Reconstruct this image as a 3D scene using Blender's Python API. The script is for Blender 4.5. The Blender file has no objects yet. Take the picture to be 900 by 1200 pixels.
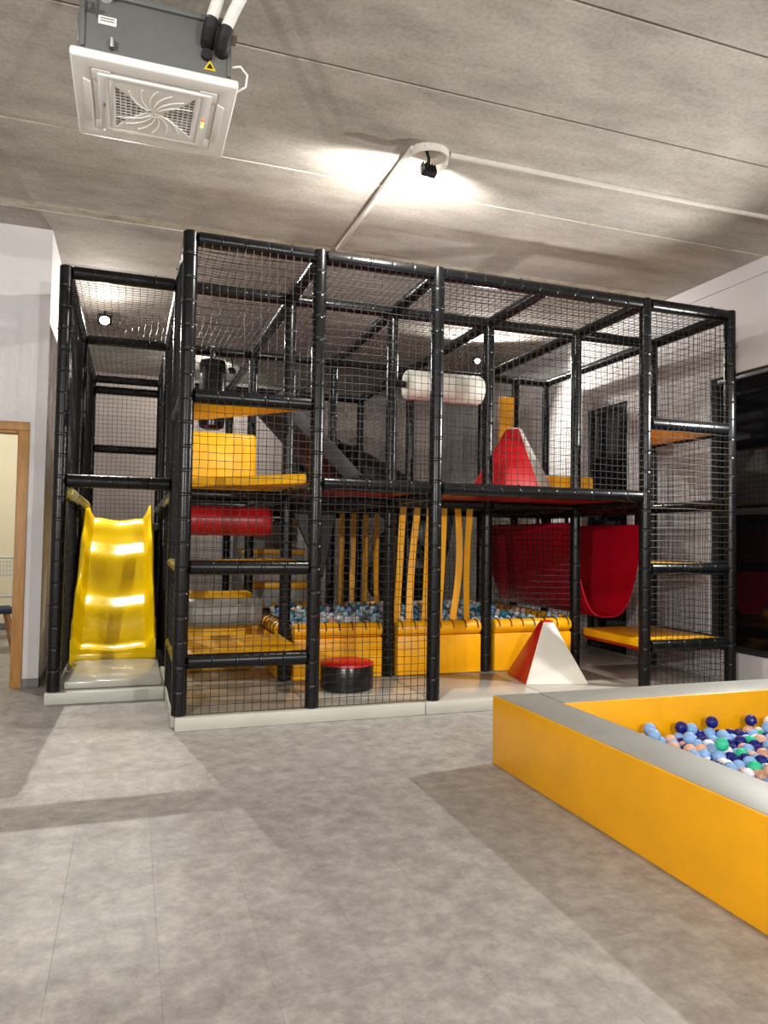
import bpy, bmesh, math, random
from mathutils import Vector, Matrix
random.seed(7)
scene = bpy.context.scene
C = scene.collection
# ------------------------------------------------------------------ camera
CAM_LOC = Vector((-.3364, -5.1554, 1.30)); YAW, PITCH, ROLL, FPX = -.3329, .0378, .0158, 855.777
def cam_axes():
    cy, sy, cp, sp = math.cos(YAW), math.sin(YAW), math.cos(PITCH), math.sin(PITCH)
    f = Vector((-sy*cp, cy*cp, sp)); r = Vector((cy, sy, 0)); u = r.cross(f)
    return math.cos(ROLL)*r+math.sin(ROLL)*u, -math.sin(ROLL)*r+math.cos(ROLL)*u, f
cr_, cu_, cf_ = cam_axes()
cd = bpy.data.cameras.new('camera'); cam = bpy.data.objects.new('camera', cd); C.objects.link(cam)
cam.matrix_world = Matrix(((cr_.x, cu_.x, -cf_.x, CAM_LOC.x), (cr_.y, cu_.y, -cf_.y, CAM_LOC.y), (cr_.z, cu_.z, -cf_.z, CAM_LOC.z), (0, 0, 0, 1)))
cd.sensor_fit = 'VERTICAL'; cd.sensor_height = 36; cd.lens = FPX/1200*36; cd.clip_start = .05; cd.clip_end = 100
scene.camera = cam
# ------------------------------------------------------------------ world, exposure
w = bpy.data.worlds.new('night'); scene.world = w; w.use_nodes = True
w.node_tree.nodes['Background'].inputs[0].default_value = (.05, .06, .09, 1); w.node_tree.nodes['Background'].inputs[1].default_value = .2
vs = scene.view_settings; vs.view_transform = 'Standard'; vs.look = 'None'; vs.gamma = 1; vs.use_curve_mapping = False; vs.exposure = 0.55
# lamps of the place, plus unseen fill lamps added at near and back walls: (location, aim, watts, spread deg, colour, label)
WARM = (1, .955, .88); NEUT = (1, .975, .94)
LAMPS = [
 ((1.50, -.62, 3.80), (-.12, 1, -.42), 150, 172, WARM, 'white flood lamp on the ceiling inside a curved cable duct'),
 ((-.70, 4.02, 3.84), (.10, -1, -1.0), 420, 140, WARM, 'glowing flood lamp on the ceiling seen through the slide tower net'),
 ((4.05, 3.75, 3.75), (-.25, -1, -.60), 200, 165, WARM, 'flood lamp on the ceiling behind the right part of the frame'),
 ((4.98, -.72, 2.62), (-1, .02, -.32), 330, 168, NEUT, 'flood lamp on the right wall above the dark window ledge'),
 ((-3.6, -7.80, 2.50), (.25, 1, .05), 720, 178, NEUT, 'unseen fill flood lamp added on the near wall at its left end'),  # added behind the camera as fill for front faces and ceiling
 ((1.8, -7.80, 2.50), (.0, 1, .05), 420, 178, NEUT, 'unseen fill flood lamp added on the near wall at its right end'),  # second added fill, out of view, lifting floor and ceiling alike
 ((-2.6, 3.6, 3.0), (0, .4, -1), 110, 170, WARM, 'flood lamp on the ceiling of the room beyond the doorway'),
 ((1.0, 5.75, 3.75), (-.9, 1, -.7), 60, 170, WARM, 'unseen flood lamp added on the ceiling to brighten the back wall'),  # added out of view so the back wall gets brighter
]
# ------------------------------------------------------------------ materials
def lin(c): return tuple(((x/255)/12.92 if x/255 <= .04045 else ((x/255+.055)/1.055)**2.4) for x in c)+(1,)
def nn(nt, t, **kw):
    n = nt.nodes.new(t)
    for k, v in kw.items(): setattr(n, k, v)
    return n
def mat(name, col, rough=.5, var=0, scale=8, bump=0, bscale=60, col2=None, spec=.5, metal=0, coat=0, emit=0, rnd=0, stretch=None, detail=4):
    m = bpy.data.materials.new(name); m.use_nodes = True; nt = m.node_tree; b = nt.nodes['Principled BSDF']; L = nt.links.new
    c1 = lin(col); b.inputs['Roughness'].default_value = rough; b.inputs['Metallic'].default_value = metal
    b.inputs['Specular IOR Level'].default_value = spec; b.inputs['Coat Weight'].default_value = coat; b.inputs['Coat Roughness'].default_value = .12
    b.inputs['Base Color'].default_value = c1
    tc = nn(nt, 'ShaderNodeTexCoord'); src = tc.outputs['Object']
    if stretch:
        mp = nn(nt, 'ShaderNodeMapping'); mp.inputs['Scale'].default_value = stretch; L(src, mp.inputs[0]); src = mp.outputs[0]
    if var or col2:
        n = nn(nt, 'ShaderNodeTexNoise'); n.inputs['Scale'].default_value = scale; n.inputs['Detail'].default_value = detail; L(src, n.inputs['Vector'])
        r = nn(nt, 'ShaderNodeValToRGB'); r.color_ramp.elements[0].position = .35; r.color_ramp.elements[1].position = .65
        a = tuple(x*(1-var) for x in c1[:3])+(1,); z = lin(col2) if col2 else tuple(min(1, x*(1+var)) for x in c1[:3])+(1,)
        r.color_ramp.elements[0].color = a; r.color_ramp.elements[1].color = z
        L(n.outputs['Fac'], r.inputs[0]); out = r.outputs[0]
        rr = nn(nt, 'ShaderNodeMapRange'); rr.inputs[3].default_value = max(.02, rough*.85); rr.inputs[4].default_value = min(1, rough*1.15)
        L(n.outputs['Fac'], rr.inputs[0]); L(rr.outputs[0], b.inputs['Roughness'])
        if rnd:
            oi = nn(nt, 'ShaderNodeObjectInfo'); mr = nn(nt, 'ShaderNodeMapRange'); mr.inputs[3].default_value = 1-rnd; mr.inputs[4].default_value = 1+rnd
            L(oi.outputs['Random'], mr.inputs[0]); hs = nn(nt, 'ShaderNodeHueSaturation'); L(mr.outputs[0], hs.inputs['Value']); L(out, hs.inputs['Color']); out = hs.outputs[0]
        L(out, b.inputs['Base Color'])
    if bump:
        n2 = nn(nt, 'ShaderNodeTexNoise'); n2.inputs['Scale'].default_value = bscale; n2.inputs['Detail'].default_value = 5; L(src, n2.inputs['Vector'])
        bp = nn(nt, 'ShaderNodeBump'); bp.inputs['Strength'].default_value = bump; bp.inputs['Distance'].default_value = .01; L(n2.outputs['Fac'], bp.inputs['Height']); L(bp.outputs[0], b.inputs['Normal'])
    if emit:
        b.inputs['Emission Color'].default_value = c1; b.inputs['Emission Strength'].default_value = emit
    return m
def concrete_mat(name, c1, c2, c3, scale=1.2, rough=.85):
    m = bpy.data.materials.new(name); m.use_nodes = True; nt = m.node_tree; b = nt.nodes['Principled BSDF']; L = nt.links.new
    b.inputs['Roughness'].default_value = rough; b.inputs['Specular IOR Level'].default_value = .25
    g = nn(nt, 'ShaderNodeNewGeometry'); mp = nn(nt, 'ShaderNodeMapping'); mp.inputs['Scale'].default_value = (.7, 1.5, 1); L(g.outputs['Position'], mp.inputs[0])
    n = nn(nt, 'ShaderNodeTexNoise'); n.inputs['Scale'].default_value = scale*1.6; n.inputs['Detail'].default_value = 9; n.inputs['Roughness'].default_value = .68; L(mp.outputs[0], n.inputs['Vector'])
    r = nn(nt, 'ShaderNodeValToRGB'); e = r.color_ramp.elements; e[0].position = .3; e[0].color = lin(c1); e[1].position = .7; e[1].color = lin(c3); x = e.new(.5); x.color = lin(c2)
    L(n.outputs['Fac'], r.inputs[0])
    n2 = nn(nt, 'ShaderNodeTexNoise'); n2.inputs['Scale'].default_value = 38; n2.inputs['Detail'].default_value = 4; L(g.outputs['Position'], n2.inputs['Vector'])
    r2 = nn(nt, 'ShaderNodeValToRGB'); r2.color_ramp.elements[0].position = .3; r2.color_ramp.elements[0].color = (.72, .72, .72, 1); r2.color_ramp.elements[1].position = .6; r2.color_ramp.elements[1].color = (1, 1, 1, 1); L(n2.outputs['Fac'], r2.inputs[0])
    mx = nn(nt, 'ShaderNodeMix', data_type='RGBA', blend_type='MULTIPLY'); mx.inputs[0].default_value = .6; L(r.outputs[0], mx.inputs[6]); L(r2.outputs[0], mx.inputs[7]); L(mx.outputs[2], b.inputs['Base Color'])
    bp = nn(nt, 'ShaderNodeBump'); bp.inputs['Strength'].default_value = .35; bp.inputs['Distance'].default_value = .01; L(n.outputs['Fac'], bp.inputs['Height']); L(bp.outputs[0], b.inputs['Normal'])
    return m
def floor_mat():
    m = bpy.data.materials.new('vinyl_stone_tile'); m.use_nodes = True; nt = m.node_tree; b = nt.nodes['Principled BSDF']; L = nt.links.new
    g = nn(nt, 'ShaderNodeNewGeometry'); oi = nn(nt, 'ShaderNodeObjectInfo')
    mp = nn(nt, 'ShaderNodeMapping'); mp.inputs['Scale'].default_value = (1, 1, 1); L(g.outputs['Position'], mp.inputs[0])
    n = nn(nt, 'ShaderNodeTexNoise'); n.inputs['Scale'].default_value = 9; n.inputs['Detail'].default_value = 9; n.inputs['Roughness'].default_value = .76; n.inputs['Distortion'].default_value = .08; L(mp.outputs[0], n.inputs['Vector'])
    r = nn(nt, 'ShaderNodeValToRGB'); e = r.color_ramp.elements; e[0].position = .34; e[0].color = lin((132, 128, 124)); e[1].position = .66; e[1].color = lin((176, 172, 168)); x = e.new(.5); x.color = lin((154, 150, 145))
    L(n.outputs['Fac'], r.inputs[0])
    mr = nn(nt, 'ShaderNodeMapRange'); mr.inputs[3].default_value = .965; mr.inputs[4].default_value = 1.03; L(oi.outputs['Random'], mr.inputs[0])
    hs = nn(nt, 'ShaderNodeHueSaturation'); L(mr.outputs[0], hs.inputs['Value']); L(r.outputs[0], hs.inputs['Color']); L(hs.outputs[0], b.inputs['Base Color'])
    b.inputs['Roughness'].default_value = .48; b.inputs['Specular IOR Level'].default_value = .4
    bp = nn(nt, 'ShaderNodeBump'); bp.inputs['Strength'].default_value = .12; bp.inputs['Distance'].default_value = .006; L(n.outputs['Fac'], bp.inputs['Height']); L(bp.outputs[0], b.inputs['Normal'])
    return m
def net_mat():
    return mat('black_nylon_cord', (15, 15, 16), .6, .2, 200, spec=.25)
M = dict(
 foam=mat('black_foam_cover', (12, 13, 15), .27, .15, 12, spec=.32),
 tie=mat('black_cable_tie', (30, 31, 33), .25, .2, 100),
 net=net_mat(),
 yellow=mat('yellow_vinyl', (248, 176, 0), .38, .05, 5, .05, 40),
 deckyellow=mat('yellow_deck_vinyl', (248, 184, 8), .36, .05, 6, .04, 40),
 slide=mat('yellow_plastic', (255, 214, 2), .2, .03, 4, .02, 15, coat=.4),
 red=mat('red_vinyl', (206, 22, 30), .35, .06, 5, .04, 40),
 darkred=mat('deep_red_vinyl', (158, 12, 22), .34, .06, 5, .04, 40),
 trough=mat('crimson_vinyl_sheet', (196, 4, 36), .42, .05, 4, .04, 30),
 white=mat('off_white_vinyl', (222, 220, 208), .34, .04, 5, .04, 40),
 grey=mat('grey_vinyl', (156, 156, 148), .5, .04, 5, .05, 50),
 rgrey=mat('pale_grey_vinyl', (150, 150, 142), .4, .05, 5, .05, 50),
 matgrey=mat('grey_floor_mat', (172, 169, 158), .22, .05, 3, .04, 30, rnd=.06),
 plinth=mat('pale_grey_edge_mat', (186, 186, 176), .42, .04, 4, .04, 40),
 landing=mat('glossy_grey_vinyl', (180, 179, 168), .2, .04, 4, .03, 30),
 black=mat('black_vinyl', (14, 14, 16), .25, .15, 10, .05, 40),
 tube=mat('charcoal_plastic', (19, 19, 21), .38, .2, 4, .05, 20),
 darkpad=mat('charcoal_vinyl', (18, 18, 20), .55, .12, 5, .05, 40),
 ceil=concrete_mat('raw_concrete', (158, 152, 143), (182, 176, 167), (202, 196, 187)),
 grout=concrete_mat('pale_grout', (176, 172, 150), (220, 216, 198), (238, 235, 224), 5),
 joint=mat('dark_joint', (62, 56, 50), .9, .3, 20),
 wall=mat('white_plaster', (205, 202, 203), .8, .025, 3, .06, 120),
 backwall=mat('pink_lit_plaster', (196, 186, 180), .85, .04, 2, .08, 80),  # pinkish cast of the lamplight is mixed into the plaster colour
 cream=mat('cream_plaster', (232, 224, 200), .8, .02, 3, .05, 100),
 floor=floor_mat(),
 base=mat('dark_grey_skirting', (112, 112, 112), .5, .05, 10),
 wood=mat('oak_veneer', (168, 122, 66), .45, .16, 6, .06, 60, stretch=(8, 8, .8)),
 chairwood=mat('beech_wood', (160, 104, 62), .45, .15, 10, .05, 60, stretch=(6, 6, 1)),
 glass=mat('dark_window_glass', (9, 10, 14), .06, .1, 2, spec=.6),
 frame=mat('anthracite_window_frame', (38, 39, 43), .4, .1, 20),
 acbody=mat('dark_grey_metal', (98, 100, 98), .5, .05, 8, .03, 80),
 acdark=mat('black_plastic', (20, 20, 20), .5, .1, 30),
 acwhite=mat('white_plastic', (240, 240, 236), .38, .02, 10),
 duct=mat('white_cable_duct', (214, 210, 202), .5, .04, 20),
 pipe=mat('white_pipe_insulation', (224, 224, 218), .55, .05, 30, .2, 60),
 rubber=mat('black_rubber', (24, 24, 26), .6, .1, 40),
 sticker=mat('white_sticker', (232, 232, 228), .5, .02, 40),
 stickery=mat('yellow_sticker', (238, 206, 20), .5, .02, 40),
 ink=mat('grey_ink', (120, 120, 120), .6, .02, 40),
 lampglow=mat('lamp_glow', (255, 240, 214), .5, .01, 10, emit=40),
 ledr=mat('red_led', (255, 70, 30), .5, .01, 10, emit=3), ledy=mat('yellow_led', (255, 220, 60), .5, .01, 10, emit=3), ledg=mat('green_led', (150, 255, 90), .5, .01, 10, emit=3),
 steel=mat('zinc_steel', (170, 170, 170), .35, .05, 30, metal=1),
 navy=mat('navy_fabric', (26, 36, 66), .8, .15, 60, .1, 200),
 chairgrey=mat('light_grey_plastic', (196, 198, 198), .45, .03, 20),
 lime=mat('lime_fabric', (206, 220, 40), .7, .05, 40),
 b_light=mat('light_blue_plastic', (136, 178, 228), .08, .02, 10), b_navy=mat('navy_blue_plastic', (18, 24, 112), .08, .02, 10), b_peach=mat('peach_plastic', (224, 174, 148), .08, .02, 10),
 b_white=mat('pearl_white_plastic', (232, 232, 236), .08, .02, 10), b_mint=mat('mint_green_plastic', (46, 196, 150), .08, .02, 10), b_teal=mat('teal_plastic', (40, 128, 150), .08, .02, 10), b_ice=mat('ice_blue_plastic', (170, 206, 220), .08, .02, 10),
)
# ------------------------------------------------------------------ mesh helpers
class MB:
    def __init__(s): s.v = []; s.f = []
    def add(s, vs, fs):
        o = len(s.v); s.v += [tuple(x) for x in vs]; s.f += [tuple(i+o for i in f) for f in fs]; return s
    def box(s, lo, hi):
        x0, y0, z0 = lo; x1, y1, z1 = hi
        return s.add([(x0,y0,z0),(x1,y0,z0),(x1,y1,z0),(x0,y1,z0),(x0,y0,z1),(x1,y0,z1),(x1,y1,z1),(x0,y1,z1)], [(0,3,2,1),(4,5,6,7),(0,1,5,4),(1,2,6,5),(2,3,7,6),(3,0,4,7)])
    def bar(s, p0, p1, wd, ht, up=(0,0,1)):
        p0 = Vector(p0); p1 = Vector(p1); d = (p1-p0).normalized(); u = Vector(up)
        if abs(d.dot(u)) > .95: u = Vector((1,0,0))
        r = d.cross(u).normalized()*wd/2; u = r.cross(d).normalized()*ht/2
        return s.add([p0-r-u,p0+r-u,p0+r+u,p0-r+u,p1-r-u,p1+r-u,p1+r+u,p1-r+u], [(0,1,2,3),(7,6,5,4),(0,4,5,1),(1,5,6,2),(2,6,7,3),(3,7,4,0)])
    def tube(s, path, r, n=10, caps=True, closed=False):
        P = [Vector(p) for p in path]; N = len(P); rs = r if isinstance(r, (list, tuple)) else [r]*N
        ref = None; rings = []
        for i in range(N):
            a = P[(i-1) % N] if closed else P[max(0, i-1)]; b = P[(i+1) % N] if closed else P[min(N-1, i+1)]
            d = (b-a).normalized()
            if ref is None:
                ref = Vector((0,0,1)) if abs(d.z) < .9 else Vector((1,0,0))
            ref = (ref-d*ref.dot(d)).normalized(); q = d.cross(ref)
            rings.append([P[i]+(ref*math.cos(2*math.pi*k/n)+q*math.sin(2*math.pi*k/n))*rs[i] for k in range(n)])
        vs = [v for R in rings for v in R]; fs = []
        for i in range(N if closed else N-1):
            j = (i+1) % N
            for k in range(n): fs.append((i*n+k, i*n+(k+1) % n, j*n+(k+1) % n, j*n+k))
        if caps and not closed: fs += [tuple(range(n-1, -1, -1)), tuple((N-1)*n+k for k in range(n))]
        return s.add(vs, fs)
    def lathe(s, prof, n=16, M_=None):
        vs = []; fs = []
        for (r, z) in prof:
            for k in range(n):
                p = Vector((r*math.cos(2*math.pi*k/n), r*math.sin(2*math.pi*k/n), z)); vs.append(M_ @ p if M_ else p)
        for i in range(len(prof)-1):
            for k in range(n): fs.append((i*n+k, i*n+(k+1) % n, (i+1)*n+(k+1) % n, (i+1)*n+k))
        fs += [tuple(range(n-1, -1, -1)), tuple((len(prof)-1)*n+k for k in range(n))]
        return s.add(vs, fs)
    def prism(s, poly, z0, z1):
        n = len(poly)
        a = sum(poly[i][0]*poly[(i+1) % n][1]-poly[(i+1) % n][0]*poly[i][1] for i in range(n))
        if a < 0: poly = poly[::-1]
        return s.add([(x, y, z0) for x, y in poly]+[(x, y, z1) for x, y in poly], [tuple(range(n-1, -1, -1)), tuple(range(n, 2*n))]+[(i, (i+1) % n, n+(i+1) % n, n+i) for i in range(n)])
    def mesh(s, name, material, smooth=35, bevel=0, seg=2):
        me = bpy.data.meshes.new(name); me.from_pydata(s.v, [], s.f); me.update()
        if bevel:
            bm = bmesh.new(); bm.from_mesh(me)
            es = [e for e in bm.edges if len(e.link_faces) == 2 and e.calc_face_angle(0) > .4]
            bmesh.ops.bevel(bm, geom=es, offset=bevel, segments=seg, profile=.5, affect='EDGES', clamp_overlap=True)
            bm.to_mesh(me); bm.free()
        me.materials.append(material)
        if smooth:
            me.polygons.foreach_set('use_smooth', [True]*len(me.polygons)); me.set_sharp_from_angle(angle=math.radians(smooth))
        return me
    def build(s, name, material, parent=None, smooth=35, bevel=0, seg=2, local=False):
        return obj(name, s.mesh(name, material, smooth, bevel, seg), parent, local)
def obj(name, me, parent=None, local=False):
    o = bpy.data.objects.new(name, me); C.objects.link(o)
    if parent:
        o.parent = parent
        if not local: o.matrix_parent_inverse = world_of(parent).inverted()
    return o
def world_of(o):
    m = o.matrix_basis.copy()
    if o.parent: m = world_of(o.parent) @ o.matrix_parent_inverse @ m
    return m
def thing(name, label, cat, loc=(0,0,0), rz=0, group=None):
    o = bpy.data.objects.new(name, None); C.objects.link(o); o.location = loc; o.rotation_euler = (0,0,rz); o.empty_display_size = .1
    return tag(o, label, cat, group)
def tag(o, label, cat, group=None):
    o['label'] = label; o['category'] = cat
    if group: o['group'] = group
    return o
def struct(o): o['kind'] = 'structure'; return o
def rot_to(d):
    return Vector((0,0,1)).rotation_difference(Vector(d).normalized()).to_matrix().to_4x4()
Z = Vector((0,0,1))
# ------------------------------------------------------------------ room shell
ZC = 3.95; XR = 5.1; YB = 7.5; YL = 1.73; XL = -1.05; XW = -6.0; YF = -8.0
fl = struct(MB().box((XW-.2, YF-.2, -.2), (XR+.3, YB+.2, -.006)).build('floor', M['floor'], smooth=0))
tw, tl = .31, .62
tile = MB().box((.0001, .0001, -.008), (tw-.0001, tl-.0001, 0)).mesh('tile', M['floor'], 0, .0007, 1)
tiles = []
for i in range(-6, 17):
    x = -.53+i*tw
    off = (i % 3)*tl/3
    for j in range(-8, 6):
        y = -.4+off+j*tl
        if y > 1.75 or y < -5.2: continue
        if x > 1.75 and y < -1.9: continue          # under the ball pit
        if -.0 < x and y > -.05: continue          # under the play mats
        tiles.append((x, y))
for (x, y) in tiles:
    o = obj('tile', tile, fl); o.location = (x, y, 0)
# rest of the floor at tile height, outside the tiled field
xs0, xs1 = -.53-6*tw, -.53+17*tw
# ceiling of concrete planks
ce = struct(MB().box((XW-.2, YF-.2, ZC+.02), (XR+.3, YB+.2, ZC+.25)).build('ceiling', M['joint'], smooth=0))
ys = [YF-.1, -6.9, -5.7, -4.55, -3.36, -2.16, -1.27, -.05, 1.19]
for a, b in zip(ys[:-1], ys[1:]):
    MB().box((XW-.1, a+.006, ZC), (XR+.2, b-.006, ZC+.1)).build('concrete_plank', M['ceil'], ce, 0, .006, 1)
MB().box((XW-.1, 1.19, ZC+.006), (XR+.2, 1.33, ZC+.1)).build('grout_strip', M['grout'], ce, 0)
ys = [1.33, 2.55, 3.75, 4.95, 6.15, YB+.1]
for a, b in zip(ys[:-1], ys[1:]):
    MB().box((XW-.1, a+.006, ZC), (XR+.2, b-.006, ZC+.1)).build('concrete_plank', M['ceil'], ce, 0, .006, 1)
# mortar filled joints at two plank edges, their lamp-lit edges painted pale
MB().box((-1.2, -.056, ZC-.002), (XR, -.044, ZC+.05)).build('grout_strip', M['grout'], ce, 0)
# left wall with doorway; door opening x -2.15..-1.25, z 0..2.18
DX0, DX1, DZ = -2.15, -1.25, 2.18
wl = MB(); wl.box((XW, YL, 0), (DX0, YL+.15, ZC+.05)); wl.box((DX1, YL, 0), (XL, YL+.15, ZC+.05)); wl.box((DX0, YL, DZ), (DX1, YL+.15, ZC+.05))
struct(wl.build('wall_left', M['wall'], smooth=0))
struct(MB().box((XL-.15, YL+.15, 0), (XL, YB, ZC+.05)).build('wall_left_side', M['wall'], smooth=0))
bl = MB(); bl.box((DX1+.075, YL-.012, 0), (XL+.012, YL, .075)); bl.box((XL, YL-.012, 0), (XL+.012, YB, .075)); bl.box((XW, YL-.012, 0), (DX0-.075, YL, .075))
struct(bl.build('baseboard_left', M['base'], smooth=0, bevel=.003, seg=1))
df = bpy.data.objects.new('door_1', None); C.objects.link(df); struct(df); df.location = (DX1, YL, 0)
MB().box((DX1-.012, YL-.022, 0), (DX1+.07, YL+.0, DZ+.0)).build('casing', M['wood'], df, 35, .004)
MB().box((DX0-.07, YL-.022, 0), (DX0+.012, YL+.0, DZ+.0)).build('casing', M['wood'], df, 35, .004)
MB().box((DX0-.07, YL-.022, DZ), (DX1+.07, YL+.0, DZ+.075)).build('casing', M['wood'], df, 35, .004)
MB().box((DX1-.02, YL, 0), (DX1, YL+.15, DZ)).build('jamb', M['wood'], df, 35, .002)
MB().box((DX0, YL, 0), (DX0+.02, YL+.15, DZ)).build('jamb', M['wood'], df, 35, .002)
MB().box((DX0, YL, DZ-.02), (DX1, YL+.15, DZ)).build('jamb', M['wood'], df, 35, .002)
# room beyond the doorway
struct(MB().box((XW, 6.0, 0), (XL-.15, 6.15, ZC)).build('wall_far_room', M['cream'], smooth=0))
struct(MB().box((XL-.162, YL+.15, 0), (XL-.15, 6.0, ZC)).build('wall_far_room_side', M['cream'], smooth=0))
struct(MB().box((XW, 5.985, 0), (XL-.162, 6.0, .08)).build('baseboard_far_room', M['base'], smooth=0))
struct(MB().box((XW, YL+.15, 3.1), (XL-.162, 6.0, 3.16)).build('ceiling_far_room', M['cream'], smooth=0))
# back, front, far left walls
struct(MB().box((XW, YB, 0), (XR+.2, YB+.2, ZC+.05)).build('wall_back', M['backwall'], smooth=0))
struct(MB().box((XW, YF-.2, 0), (XR+.2, YF, ZC+.05)).build('wall_front', M['wall'], smooth=0))
struct(MB().box((XW-.2, YF, 0), (XW, YB, ZC+.05)).build('wall_outer', M['wall'], smooth=0))
# right wall with a wide dark window and a glazed door
W0, W1, WZ0, WZ1 = -3.4, .66, .28, 2.95; D0, D1, DT = 1.93, 2.75, 2.97
wr = MB(); X2 = XR+.25
for (a, b, c, d) in ((YF, W0, 0, ZC+.05), (W0, W1, 0, WZ0), (W0, W1, WZ1, ZC+.05), (W1, D0, 0, ZC+.05), (D0, D1, DT, ZC+.05), (D1, YB, 0, ZC+.05)): wr.box((XR, a, c), (X2, b, d))
struct(wr.build('wall_right', M['wall'], smooth=0))
tr = MB(); tr.box((XR-.02, YF, 3.80), (XR, YB, ZC)); struct(tr.build('trim_1', M['wall'], smooth=0, bevel=.004, seg=1))
def glazing(name, y0, y1, z0, z1, muls, rails):
    e = bpy.data.objects.new(name, None); C.objects.link(e); struct(e); e.location = (XR+.05, y0, z0)
    f = .06; ye = [y0]+muls+[y1]; ze = [z0]+rails+[z1]
    for a, b, c, d in ((y0, y1, z0, z0+f), (y0, y1, z1-f, z1), (y0, y0+f, z0+f, z1-f), (y1-f, y1, z0+f, z1-f)):
        MB().box((XR+.03, a, c), (XR+.10, b, d)).build('window_frame', M['frame'], e, 35, .004)
    for m in muls: MB().box((XR+.035, m-f/2, z0+f), (XR+.095, m+f/2, z1-f)).build('mullion', M['frame'], e, 35, .004)
    for r in rails: MB().box((XR+.04, y0+f, r-f/2), (XR+.09, y1-f, r+f/2)).build('rail', M['frame'], e, 35, .004)
    for a, b in zip(ye[:-1], ye[1:]):
        for c, d in zip(ze[:-1], ze[1:]):
            MB().box((XR+.06, a+.02, c+.02), (XR+.075, b-.02, d-.02)).build('pane', M['glass'], e, 0)
    return e
glazing('window_1', W0, W1, WZ0, WZ1, [-2.05, -.7], [1.62])
glazing('door_2', D0, D1, .0, DT, [], [1.05])
# ------------------------------------------------------------------ lamps
def flood_lamp(i, loc, aim, watts, spread, col, label):
    loc = Vector(loc); d = Vector(aim).normalized(); q = rot_to(d)
    t = thing('flood_lamp', label, 'lamp', loc)
    side = d.cross(Z).normalized(); up = side.cross(d)
    R = Matrix((( side.x, d.x, up.x, 0), (side.y, d.y, up.y, 0), (side.z, d.z, up.z, 0), (0,0,0,1)))
    T = Matrix.Translation(loc) @ R
    def bx(lo, hi): 
        m = MB().box(lo, hi); m.v = [tuple(T @ Vector(v)) for v in m.v]; return m
    k_ = 1.5 if i == 1 else 1; bx((-.055*k_, -.045, -.04*k_), (.055*k_, 0, .04*k_)).build('housing', M['acdark'], t, 35, .006)
    k_ = 1.5 if i == 1 else 1
    MB().lathe([(.032*k_, 0), (.036*k_, .003), (.03*k_, .006)], 20, Matrix.Translation(loc) @ q).build('lens', M['lampglow'], t, 0)
    for k in range(5): bx((-.05+k*.022, -.058, -.034), (-.042+k*.022, -.045, .034)).build('cooling_fin', M['acdark'], t, 0)
    anchor = loc+Vector((0,0,ZC-loc.z)) if i not in (3, 4, 5, 6) else Vector((loc.x, YF, loc.z)) if i in (4, 5) else (Vector((XR, loc.y, loc.z)) if i == 3 else loc+Vector((0,0,.1)))
    MB().tube([loc-d*.03, loc-d*.03+(anchor-loc)*.5, anchor], .012, 8).build('bracket', M['acdark'], t)
    ld = bpy.data.lights.new('flood_light', 'SPOT'); ld.energy = watts; ld.spot_size = math.radians(spread); ld.spot_blend = .9 if i in (1, 3) else .35; ld.shadow_soft_size = .015 if i == 1 else .035; ld.color = col
    lo = bpy.data.objects.new('flood_light', ld); C.objects.link(lo); lo.location = loc+d*.05
    lo.rotation_euler = (-d).to_track_quat('Z', 'Y').to_euler()
    return t
for i, a in enumerate(LAMPS): flood_lamp(i, *a)
# ------------------------------------------------------------------ soft-play frame
GX = [-.87, 0, .92, 1.86, 2.83, 3.80, 4.72]; GY = {0: 0, 1: 1.03, 3: 3.09, 5: 5.15}; ZB = .09; HT = 3.41; PR = .051
play = thing('play_frame', 'tall black padded soft-play climbing frame enclosed in nets', 'climbing frame', (0, 0, ZB))
_pm = {}
def pole_mesh(L):
    k = round(L, 3)
    if k not in _pm:
        n = max(2, round(L/.165)); st = L/n; prof = [(PR-.008, 0), (PR, .006)]
        for i in range(1, n): z = i*st; prof += [(PR, z-.016), (PR, z-.007), (PR-.0035, z-.002), (PR-.0035, z+.002), (PR, z+.007), (PR, z+.016)]
        prof += [(PR, L-.006), (PR-.008, L)]
        a = MB().lathe(prof, 14).mesh('pole', M['foam'], 40)
        t = MB()
        for i in range(1, n):
            z = i*st; t.lathe([(PR-.004, z-.003), (PR+.0015, z-.0025), (PR+.0015, z+.0025), (PR-.004, z+.003)], 12)
            an = (i*2.4) % 6.28; c = Vector((math.cos(an), math.sin(an), 0))*(PR+.004)
            t.box((c.x-.005, c.y-.005, z-.004), (c.x+.005, c.y+.005, z+.004))
        _pm[k] = (a, t.mesh('cable_ties', M['tie'], 40))
    return _pm[k]
def strut(name, p0, p1):
    p0 = Vector(p0); p1 = Vector(p1); a, t = pole_mesh((p1-p0).length)
    o = obj(name, a, play); q = rot_to(p1-p0); o.matrix_basis = Matrix.Translation(p0) @ q
    c = obj('cable_ties', t, o, local=True); c['kind'] = 'stuff'; return o
for r, cols in ((0, (1, 2, 3, 5, 6)), (1, range(7)), (3, range(7)), (5, range(5))):
    for c in cols: strut('pole', (GX[c], GY[r], ZB), (GX[c], GY[r], HT))
strut('pole', (4.27, 3.09, ZB), (4.27, 3.09, HT))
e = .049
def bx_(r, c0, c1, z): strut('beam', (GX[c0]+e, GY[r], z), (GX[c1]-e, GY[r], z))
def by_(c, r0, r1, z): strut('beam', (GX[c], GY[r0]+e, z), (GX[c], GY[r1]-e, z))
ZT = 3.365
for c0, c1 in ((1, 2), (2, 3), (3, 5), (5, 6)): bx_(0, c0, c1, ZT)
for c in range(6): bx_(1, c, c+1, ZT); bx_(3, c, c+1, ZT)
for c in range(4): bx_(5, c, c+1, ZT)
for c in (1, 2, 3, 4, 5, 6): by_(c, 0, 1, ZT)
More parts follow.
